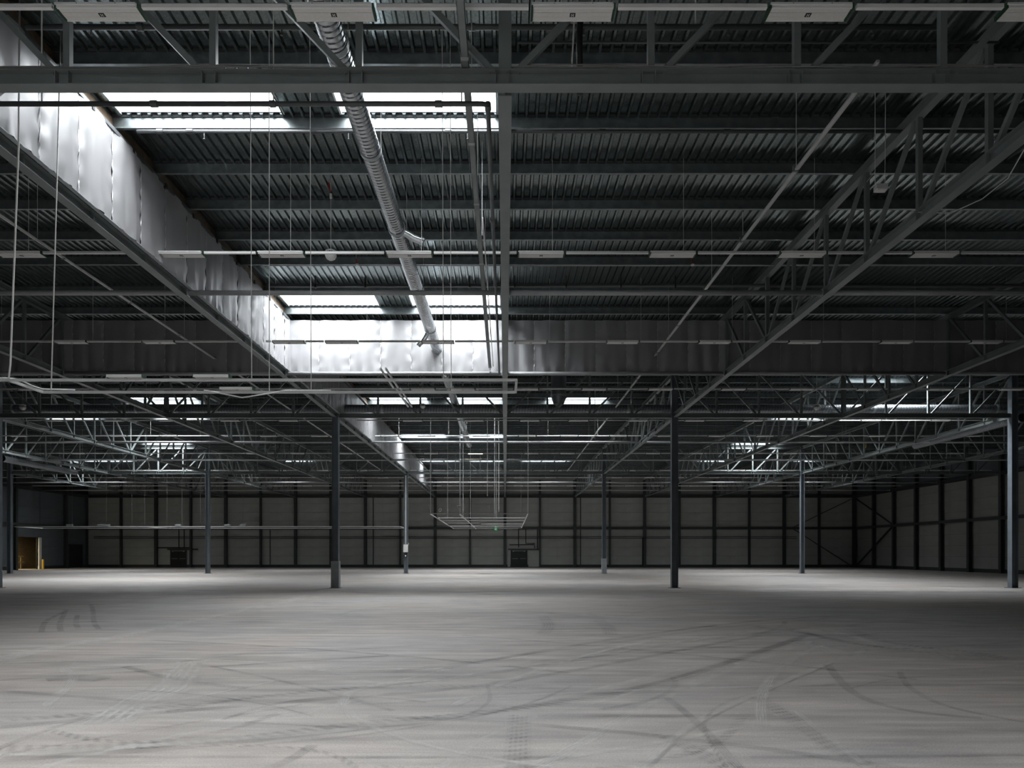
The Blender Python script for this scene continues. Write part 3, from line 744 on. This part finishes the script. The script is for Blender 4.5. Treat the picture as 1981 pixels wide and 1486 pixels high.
for ri, (Y, py, pxs) in enumerate(ROWF):
    z = atz(py, Y)-.028
    rail = thing('light_rail', '%s pale light rail across the hall, carrying strip lights' % RN_[ri], 'rail', (0, Y, z), 0, 'light rails')
    xs = []
    for i, px in enumerate(pxs):
        full = ri < 4
        lab = 'white flat strip light, %s from the left on the %s light rail' % (ORD[i] if i < len(ORD) else 'last', RN_[ri])
        if ri == 6 and abs(px-919.7) < .1: lab = 'lit warm strip light, the only one switched on, far middle bay'
        if i == len(pxs)-1 and i > 3: lab = 'white flat strip light, last on the right on the %s light rail' % RN_[ri]
        X = atx(px, Y+.1); xs.append(X)
        if full not in protos:
            protos[full] = fixture_root(full); o = protos[full]; o.location = (X, Y, z); o['label'] = lab
        else: o = dup(protos[full], (X, Y, z), lab)
        if lab.startswith('lit'):
            for ch in o.children:
                if ch.name.startswith('lens_panel'):
                    ch.data = ch.data.copy(); ch.data.materials.clear(); ch.data.materials.append(M['lamp_on'])
    lo_, hi_ = (XL+.5, XR-.5)
    ends = [max(lo_, atx(-500, Y))]+[e for X in sorted(xs) for e in (X-.56, X+.56)]+[min(hi_, atx(2500, Y))]
    for a, b in zip(ends[0::2], ends[1::2]):
        pieces = [(a, b)]
        if a < -8 < b: pieces = [(a, -8.15), (-7.72, b)]
        for p, q in pieces:
            if q-p < .1: continue
            s = MB(); s.box(p, q, 0, .05, .0, .008); s.box(p, q, 0, .006, .008, .055); s.box(p, q, .044, .05, .008, .055)
            s.box(p, q, 0, .05, .050, .055)
            obj('rail_segment', s, M['white'], rail)
    x = -46.5+ri*.37
    hm = MB().tube([(0,.025,.05), (0,.025,10.54-z)], .005, 5).mesh('hanger', M['wire'])
    while x < 39:
        if abs(atx(0, 1)*0 + x*F/Y) < 1100 and abs(x+8) > .5:
            o = obj('hanger', hm, None, rail); o.location = (x, 0, 0)
        x += 2.95

# ------------------------------------------------------------------ pipes, trays and conduits under the roof
def pipe_thing(name, lab, cat, pts, r, m, n=12, fit=(), fm=None):
    p0 = pts[0]; t = thing(name, lab, cat, p0)
    rel = [tuple(Vector(p)-Vector(p0)) for p in pts]
    obj('pipe_run', MB().tube(rel, r, n), M[m], t, True)
    for i, q in enumerate(fit):
        a = Vector(q[0])-Vector(p0); b = Vector(q[1])-Vector(p0)
        obj('coupling', MB().tube([a, b], r*1.35, n), M[fm or m], t)
    return t
def hang(t, pts, ztop, r=.006):
    p0 = t.location
    for q in pts: obj('hanger', MB().tube([(q[0]-p0.x, q[1]-p0.y, q[2]-p0.z), (q[0]-p0.x, q[1]-p0.y, ztop-p0.z)], r, 5), M['wire'], t)
# sprinkler main behind the near truss, turning away beside the centre girder
t = pipe_thing('sprinkler_main', 'dark sprinkler pipe below the near truss, turning away beside the centre girder', 'pipe',
    [(-7.3,10.2,8.05), (-.32,10.2,8.05), (-.265,10.22,8.05), (-.245,10.28,8.05), (-.20,25.7,8.03)], .034, 'pipe', 14,
    [((-5.05,10.2,8.05),(-4.95,10.2,8.05)), ((-3.35,10.2,8.05),(-3.27,10.2,8.05)), ((-1.0,10.2,8.05),(-.9,10.2,8.05)), ((-.245,13.7,8.05),(-.245,13.8,8.05)), ((-.24,17,8.045),(-.24,17.1,8.045)), ((-.245,10.2,8.05),(-.245,10.34,8.05))])
hang(t, [(-6.6,10.2,8.08), (-3.3,10.2,8.08), (-.62,10.2,8.08)], 10.54, .01)
obj('bend', MB().tube([(0,0,0), (-.10,.02,.02), (-.12,.1,.12), (-.12,.5,.6)], .045, 12), M['pipe'], t)
t = pipe_thing('sprinkler_branch', 'dark sprinkler pipe crossing above the near truss chord, below the deck', 'pipe', [(-7.3,10.9,9.66), (6.6,10.9,9.66)], .04, 'pipe', 14,
    [((x,10.9,9.66),(x+.09,10.9,9.66)) for x in (-5.6,-3.1,-.55,2.2)])
for x in (-6.3,-5.2,-3.4,-2.1,-1.0,1.2,3.4,5.6):
    obj('sprinkler_head', MB().lathe([(0,-.13),(.022,-.13),(.022,-.12),(.006,-.115),(.012,-.08),(.012,-.04)], (x+7.3,0,0), 8), M['pipe'], t)
hang(t, [(-5.9,10.9,9.7), (-2.9,10.9,9.7), (2.9,10.9,9.7)], 10.45, .012)
t = pipe_thing('sprinkler_branch', 'dark pipe slung right below the bright purlin behind the near skylights', 'pipe', [(-7.4,14.40,10.13), (12,14.40,10.13)], .035, 'steel_dark', 12,
    [((x,14.40,10.13),(x+.12,14.40,10.13)) for x in (-7.0,-6.4,-3.9,-1.2,1.9,4.4)])
for x in (-6.05,-3.15,-.75,1.0,3.1,7.4):
    obj('sprinkler_head', MB().lathe([(0,-.16),(.024,-.16),(.024,-.15),(.006,-.145),(.012,-.08),(.012,-.03)], (x+7.4,0,0), 8), M['pipe'], t)
t = pipe_thing('conduit', 'thin pale conduit line crossing behind the second light rail', 'conduit', [(-7.0,21.3,atz(514,21.3)), (38,21.3,atz(514,21.3))], .014, 'pale', 8)
t = pipe_thing('sprinkler_branch', 'dark pipe line crossing the roof just above the second tie tube', 'pipe', [(-7.4,22.3,9.98), (38,22.3,9.98)], .05, 'steel_dark', 10)
for i, x in enumerate((-5.9,-4.35,-2.9,-1.1,.3,1.9,3.6,5.3)):
    obj('clamp', MB().box(x+7.4-.02, x+7.4+.02, -.05, .05, -.07, .30), M['black'], t)
t = pipe_thing('conduit', 'thin dark pipe crossing right of the centre post at the picture top', 'conduit', [(.2,11.6,atz(82,11.6)), (8,11.6,atz(82,11.6))], .02, 'pipe', 8)
# vertical dark pipe on the right of the near truss
t = pipe_thing('drop_pipe', 'black flexible drop pipe with a white strip, hanging over the near truss chord', 'pipe',
    [(atx(1125,10.3),10.3,10.3), (atx(1125,10.3),10.3,9.5), (atx(1121,10.3),10.3,9.1), (atx(1122,10.3),10.3,8.25)], .045, 'black', 12)
obj('white_strip', MB().bar((-.11,-.05,-.98), (-.16,-.05,-2.0), .022, .012, (0,1,0)), M['white'], t)
# cable tray left of the centre girder
Yt0, Yt1 = 7.5, 25.6
t = thing('cable_tray', 'grey straight cable tray running away left of the centre girder, over the near truss', 'cable tray', (-.54, 0, 8.27))
for a, b in ((7.5,9.6),(9.6,11.6),(11.6,13.6),(13.6,16.4),(16.4,19.2),(19.2,22.4),(22.4,25.6)):
    mb = MB(); mb.box(-.05,.05,a,b-.015,0,.006); mb.box(-.05,-.044,a,b-.015,0,.06); mb.box(.044,.05,a,b-.015,0,.06); obj('tray_length', mb, M['steel'], t)
    obj('joint_strap', MB().box(-.054,.054,b-.05,b+.02,-.006,.062), M['pipe_grey'], t)
obj('end_hook', MB().tube([(0,25.6,.02),(0,25.75,.0),(0,25.8,-.06),(0,25.72,-.1)], .02, 8), M['pale'], t)
for yy in (10.3,12.6,15.0,17.6,20.4,23.2): obj('hanger', MB().tube([(.06,yy,.03),(.06,yy,2.0)], .006, 5), M['wire'], t)
t = thing('tray_conduit', 'thin bright conduit alongside the cable tray left of the centre girder', 'conduit', (-.44, 12.0, 8.30))
obj('pipe_run', MB().tube([(.0,2.2,0),(.02,13.5,0)], .013, 8), M['white'], t)
# pale conduits of the outer bays
def paired(lab, X, Z, y0, y1):
    t = thing('pipe_run', lab, 'conduit', (X, y0, Z)); t.name = 'roof_conduit'
    yy = y0
    while yy < y1-.1:
        e = min(yy+3.0, y1); o = obj('conduit_length', MB().bar((0,yy-y0,0),(0,e-y0-.02,0), .045, .035), M['pale'], t)
        obj('clip', MB().box(-.05,.05,e-y0-.09,e-y0-.05,-.03,.08), M['steel'], t); yy = e
    obj('side_tube', MB().tube([(.045,.2,0),(.045,y1-y0,0)], .012, 8), M['pale'], t)
    return t
t = paired('pale slanting conduit line in the right bay, running up to the foil curtain', 5.37, 8.73, 10.3, 25.8)
hang(t, [(5.37,13.2,8.75),(5.37,18.6,8.75),(5.37,23.5,8.75)], 10.54)
t = paired('pale conduit line of the right bay beyond the foil curtain', 5.37, 8.73, 26.2, 62); hang(t, [(5.37,34,8.75),(5.37,46,8.75)], 10.54)
t = paired('grey conduit line in the dark left bay, running up to the curtain', -10.45, 8.63, 11.0, 25.8); hang(t, [(-10.45,16,8.65),(-10.45,22,8.65)], 10.54)
t = paired('grey conduit line of the left bay beyond the curtain', -10.45, 8.63, 26.2, 62); hang(t, [(-10.45,36,8.65),(-10.45,48,8.65)], 10.54)
# cables lying along the near truss chord
def sag(p, q, n, d, seed):
    rr = random.Random(seed); out = []
    ph = rr.uniform(0, 6)
    for i in range(n+1):
        u = i/n; P = Vector(p).lerp(Vector(q), u)
        out.append((P.x, P.y+.02*math.sin(u*17+ph), P.z+d*abs(math.sin(u*math.pi*3.5+ph))+.008*math.sin(u*40+ph*3)))
    return out
for k in range(5):
    t = tag(obj('cable', MB().tube(sag((-7.9,9.77+.012*k,8.262+.008*k), (7.9,9.77+.012*k,8.262+.008*k), 90, .012+.006*k, k), .008, 6), M['cable'], None, True),
        'grey cable of the slack bundle on top of the near truss chord', 'cable', 'cables on the near truss chord')
tag(obj('cable', MB().tube([(atx(1981,11),11,atz(290,11)), (atx(1950,11.8),11.8,atz(345,11.8)), (atx(1900,12.6),12.6,atz(385,12.6)), (atx(1840,13.3),13.3,atz(412,13.3)), (8-.12,13.9,8.27)], .010, 7), M['pale'], None, True),
    'pale loose cable sagging from the right girder chord at the picture edge', 'cable')
tag(obj('cable', MB().tube([(atx(0,12),12.6,8.6), (atx(18,12.4),12.6,8.55), (atx(28,12.6),12.6,8.9), (atx(33,12.8),12.7,8.97)], .012, 7), M['black'], None, True), 'black cable end looped over the left curtain at the picture edge', 'cable')

# ------------------------------------------------------------------ hanging rail frames
def frame(name, lab, bars, r, m, par=None, cat='hanging frame'):
    x0 = bars[0][0][0]; t = thing(name, lab, cat, bars[0][0])
    o0 = Vector(bars[0][0])
    for bb in bars:
        p, q = bb[:2]; rr = bb[2] if len(bb) > 2 else r
        obj('frame_bar', MB().bar(Vector(p)-o0, Vector(q)-o0, rr, rr*1.05), M[m], t)
    return t
zf = 4.38; ya, yb = 11.3, 12.15
X0 = -9.5
t = frame('hanging_rack', 'long pale metal rack hanging at left, two bars with lamps on top', [((X0,ya,zf),(.19,ya,zf)), ((-7.87,yb,zf),(.17,yb,zf)), ((-7.84,ya,zf),(-7.84,yb,zf)), ((.18,ya,zf),(.18,yb,zf)),
    ((-1.87,10.75,zf+.04),(-1.87,12.0,zf+.04),.024), ((-1.79,10.75,zf+.04),(-1.79,12.0,zf+.04),.024), ((-1.84,12.1,zf+.05),(-1.84,13.6,zf+.05),.024), ((-1.77,12.1,zf+.05),(-1.77,13.6,zf+.05),.024)], .038, 'pale')
for px, Y in ((487,ya),(521,yb),(602,yb),(858,ya),(873,yb)):
    X = atx(px, Y); obj('suspension_wire', MB().tube([(X-X0, Y-ya, 0), (X-X0+R.uniform(-.03,.0), Y-ya, 10.54-zf)], .007, 6), M['wire'], t)
obj('suspension_wire', MB().tube([(atx(17,ya)-X0, 0, .03), (atx(20,ya)-X0, 0, .25), (atx(36,ya)-X0, 0, atz(280,ya)-zf), (atx(38,ya)-X0, 0, 10.54-zf)], .014, 7), M['wire'], t, True)
obj('suspension_wire', MB().tube([(atx(99,yb)-X0, yb-ya, .03), (atx(118,yb)-X0, yb-ya, 10.54-zf)], .011, 7), M['wire'], t, True)
for px, Y, lab in ((244,ya,'white lamp lying on the near bar of the left hanging rack, left one'), (411,ya,'white lamp lying on the near bar of the left hanging rack, right one'), (459,yb,'white lamp lying on the far bar of the left hanging rack')):
    t2 = dup(protos[True], (atx(px,Y), Y+.06, zf+.03), lab, math.pi); t2.scale = (.55,.55,.8)
for pts, lab in (([(-8.3,ya,zf+.03),(-7.9,ya+.02,zf+.04),(-7.84,ya+.25,zf+.07),(-7.8,ya+.5,zf+.03),(-7.84,yb,zf+.05),(-7.3,yb,zf+.04)], 'pale cable coiled over the left end of the hanging rack'),
                 ([(atx(395,yb),yb,zf+.03),(atx(420,yb),yb-.03,zf-.01),(atx(470,yb),yb-.04,zf-.10),(atx(520,yb),yb-.03,zf-.03),(atx(552,yb),yb,zf+.03),(atx(640,yb),yb,zf+.03)], 'pale cable sagging in a loop below the far rack bar'),
                 ([(atx(205,ya),ya,zf+.03),(atx(214,ya),ya,zf+.07),(atx(222,ya),ya,zf+.08)], 'short lamp lead at the left end of the left rack lamp')):
    tag(obj('cable', MB().tube(pts, .011, 8), M['white'], None, True), lab, 'cable')
# frame in the middle of the hall
zm = 3.85
bars = [((-4.2,40,zm),(1.28,40,zm)), ((-4.2,40,zm),(-4.65,65,zm)), ((1.28,40,zm),(1.45,63,zm)), ((-2.55,40,zm),(-2.62,65,zm))]
for Y, a, b in ((44.8,-4.2,1.3),(48.7,-4.3,1.35),(52.6,-4.4,-1.9),(54.3,-1.8,1.4),(58.6,-4.5,1.4),(62.4,-4.6,1.45),(65,-4.65,1.2)): bars.append(((a,Y,zm),(b,Y,zm)))
t = frame('hanging_rack', 'slender pale ladder frame hanging on rods in the middle of the hall', bars, .045, 'pale')
o0 = Vector(bars[0][0])
for px, Y in ((833,40),(866,47),(890,42),(896,44),(910,46),(957,42),(960,46),(1021.5,40),(1008,62)):
    X = atx(px, Y); obj('suspension_rod', MB().tube([(X+4.2, Y-40, 0), (X+4.2, Y-40, 10.54-zm)], .014, 7), M['pale'], t)
for X, Y in ((-4.2,40.2),(-2.6,40.2),(-.9,40.2),(-3.9,43)):
    mb = MB()
    for k in range(12):
        a0, a1 = 2*math.pi*k/12, 2*math.pi*(k+1)/12
        mb.tube([(X+4.2+.09*math.cos(a0), Y-40, .38+.09*math.sin(a0)), (X+4.2+.09*math.cos(a1), Y-40, .38+.09*math.sin(a1))], .012, 5, False)
    obj('ring', mb, M['cable'], t)
t = frame('hanging_rack', 'long low pair of pale rails hanging at far left, beyond the columns', [((-41,59.8,zm),(-8.7,59.8,zm)), ((-41,63.5,zm),(-8.6,63.5,zm)), ((-41,59.8,zm),(-41,63.5,zm)), ((-30,59.8,zm),(-30,63.5,zm)), ((-8.75,59.8,zm),(-8.75,63.5,zm))], .065, 'white')
for px in (62,140,206,255,280,323,352,388,470,560,727,740):
    X = atx(px, 59.8); obj('suspension_wire', MB().tube([(X+41, 0, 0), (X+41, 0, 10.54-zm)], .006, 5), M['cable'], t)
for k, px in enumerate((135,195,206,345,440,470)):
    X = atx(px, 59.8); obj('junction_box', MB().box(X+41-.25, X+41+.25, -.1, .1, .07, .2), M['guard'], t)
t = thing('exit_sign', 'small green exit sign hanging inside the middle ladder frame', 'sign', (atx(959,62), 62, zm-.1))
obj('sign_box', MB().box(-.16,.16,-.05,.05,-.20,.30), M['green'], t)
pg = MB(); pg.box(-.06,.06,-.07,-.05,-.12,.16); pg.box(-.12,.12,-.07,-.05,.05,.10); pg.box(-.05,.05,-.07,-.05,.19,.28); obj('pictogram', pg, M['white'], t)
for dx in (-.13, .13): obj('hanger', MB().tube([(dx,0,.3),(dx,0,10.54-zm+.1)], .008, 5), M['wire'], t)

# ------------------------------------------------------------------ small hanging things
def bell(px, py, Y, r, lab):
    t = thing('alarm_bell', lab, 'alarm bell', (atx(px,Y), Y, atz(py,Y)))
    obj('dome', MB().lathe([(0,-r*.9),(r*.35,-r*.86),(r*.75,-r*.6),(r*.98,-r*.15),(r,0),(r*.93,.02*r)], (0,0,0), 24), M['white'], t, True)
    obj('inner_ring', MB().lathe([(r*.8,0),(r*.8,r*.55),(r*.7,r*.6),(0,r*.62)], (0,0,0), 20), M['black'], t)
    for k in range(14):
        a = 2*math.pi*k/14; obj('slat', MB().bar((r*.86*math.cos(a), r*.86*math.sin(a), 0), (r*.82*math.cos(a), r*.82*math.sin(a), r*.55), .016, .010), M['white'], t)
    obj('collar', MB().lathe([(r*.95,r*.5),(r*.98,r*.7),(r*.5,r*.95),(0,r)], (0,0,0), 24), M['white'], t, True)
    obj('suspension_wire', MB().tube([(0,0,r), (0,0,10.54-atz(py,Y))], .007, 6), M['wire'], t)
    return t
t = bell(640, 494, 16.9, .135, 'white slatted alarm bell hanging on a wire from the roof, beneath second light rail')
obj('plug', MB().tube([(0,0,1.35),(.0,0,1.45)], .03, 10), M['white'], t); obj('red_sleeve', MB().tube([(0,0,1.45),(-.03,0,1.60),(-.06,0,1.72)], .018, 8), M['red'], t)
bell(1580, 788, 33.2, .145, 'white bell hanging right of centre by the nearest column row truss')
bell(44, 788, 33.2, .145, 'dim bell hanging at far left by the nearest column row truss')
bell(818, 786, 33.2, .12, 'dim bell hanging below the far skylights of the middle bay')
for px, py, Y, lab in ((691,512,21.0,'tiny red and white detector hanging in the bright bay'), (1340,512,21.0,'tiny red and white detector hanging in the dark right bay')):
    t = thing('heat_detector', lab, 'detector', (atx(px,Y), Y, atz(py,Y)))
    obj('cup', MB().lathe([(0,-.05),(.05,-.03),(.055,0),(.03,.02)], (0,0,0), 12), M['white'], t); obj('stem', MB().tube([(0,0,.02),(-.03,0,.16)], .02, 8), M['red'], t)
    obj('suspension_wire', MB().tube([(-.03,0,.16),(-.03,0,10.54-atz(py,Y))], .004, 5), M['wire'], t)
Y = 13.8
t = thing('emergency_light', 'small grey box lamp hung on wires beside the right girder', 'lamp', (atx(1705,Y), Y, atz(362,Y)))
obj('case', MB().quadbox([(-.12,-.06,-.05),(.10,-.06,-.05),(.13,.12,-.05),(-.09,.12,-.05),(-.12,-.06,.04),(.10,-.06,.04),(.13,.12,.05),(-.09,.12,.05)]), M['pale'], t)
obj('diffuser', MB().box(-.09,.09,-.04,.09,-.065,-.05), M['lens'], t)
for p, q in (((-.12,0,.04),(-.12,0,10.54-atz(362,Y))), ((.07,0,.05),(.08,0,10.54-atz(362,Y))), ((-.12,0,.30),(-.28,0,.10))): obj('suspension_wire', MB().tube([p, q], .006, 5, False), M['wire'], t)
for px, y0, y1, Y, lab in ((1437,335,455,18.6,'thin pale wire hanging from the roof to the right conduit'), (965,870,990,44,'thin rod hanging in the middle of the hall, left of the centre girder'),
                           (943,805,960,40,'pale rod hanging beside the lit lamp, ending in the air'), (1151,815,850,38,'thin rod hanging by the right conduit line, ending in the air')):
    t = tag(obj('hanging_rod', MB().tube([(0,0,0),(0,0,10.54-atz(y1,Y))], .009 if Y < 30 else .014, 7), M['wire']), lab, 'rod'); t.location = (atx(px,Y), Y, atz(y1,Y))
tag(obj('socket_block', MB().box(-.05,.05,-.05,.05,-.18,.16), M['yellow']), 'small yellow socket hanging below the lit far right girder', 'socket').location = (atx(1674,50), 50, atz(861,50))
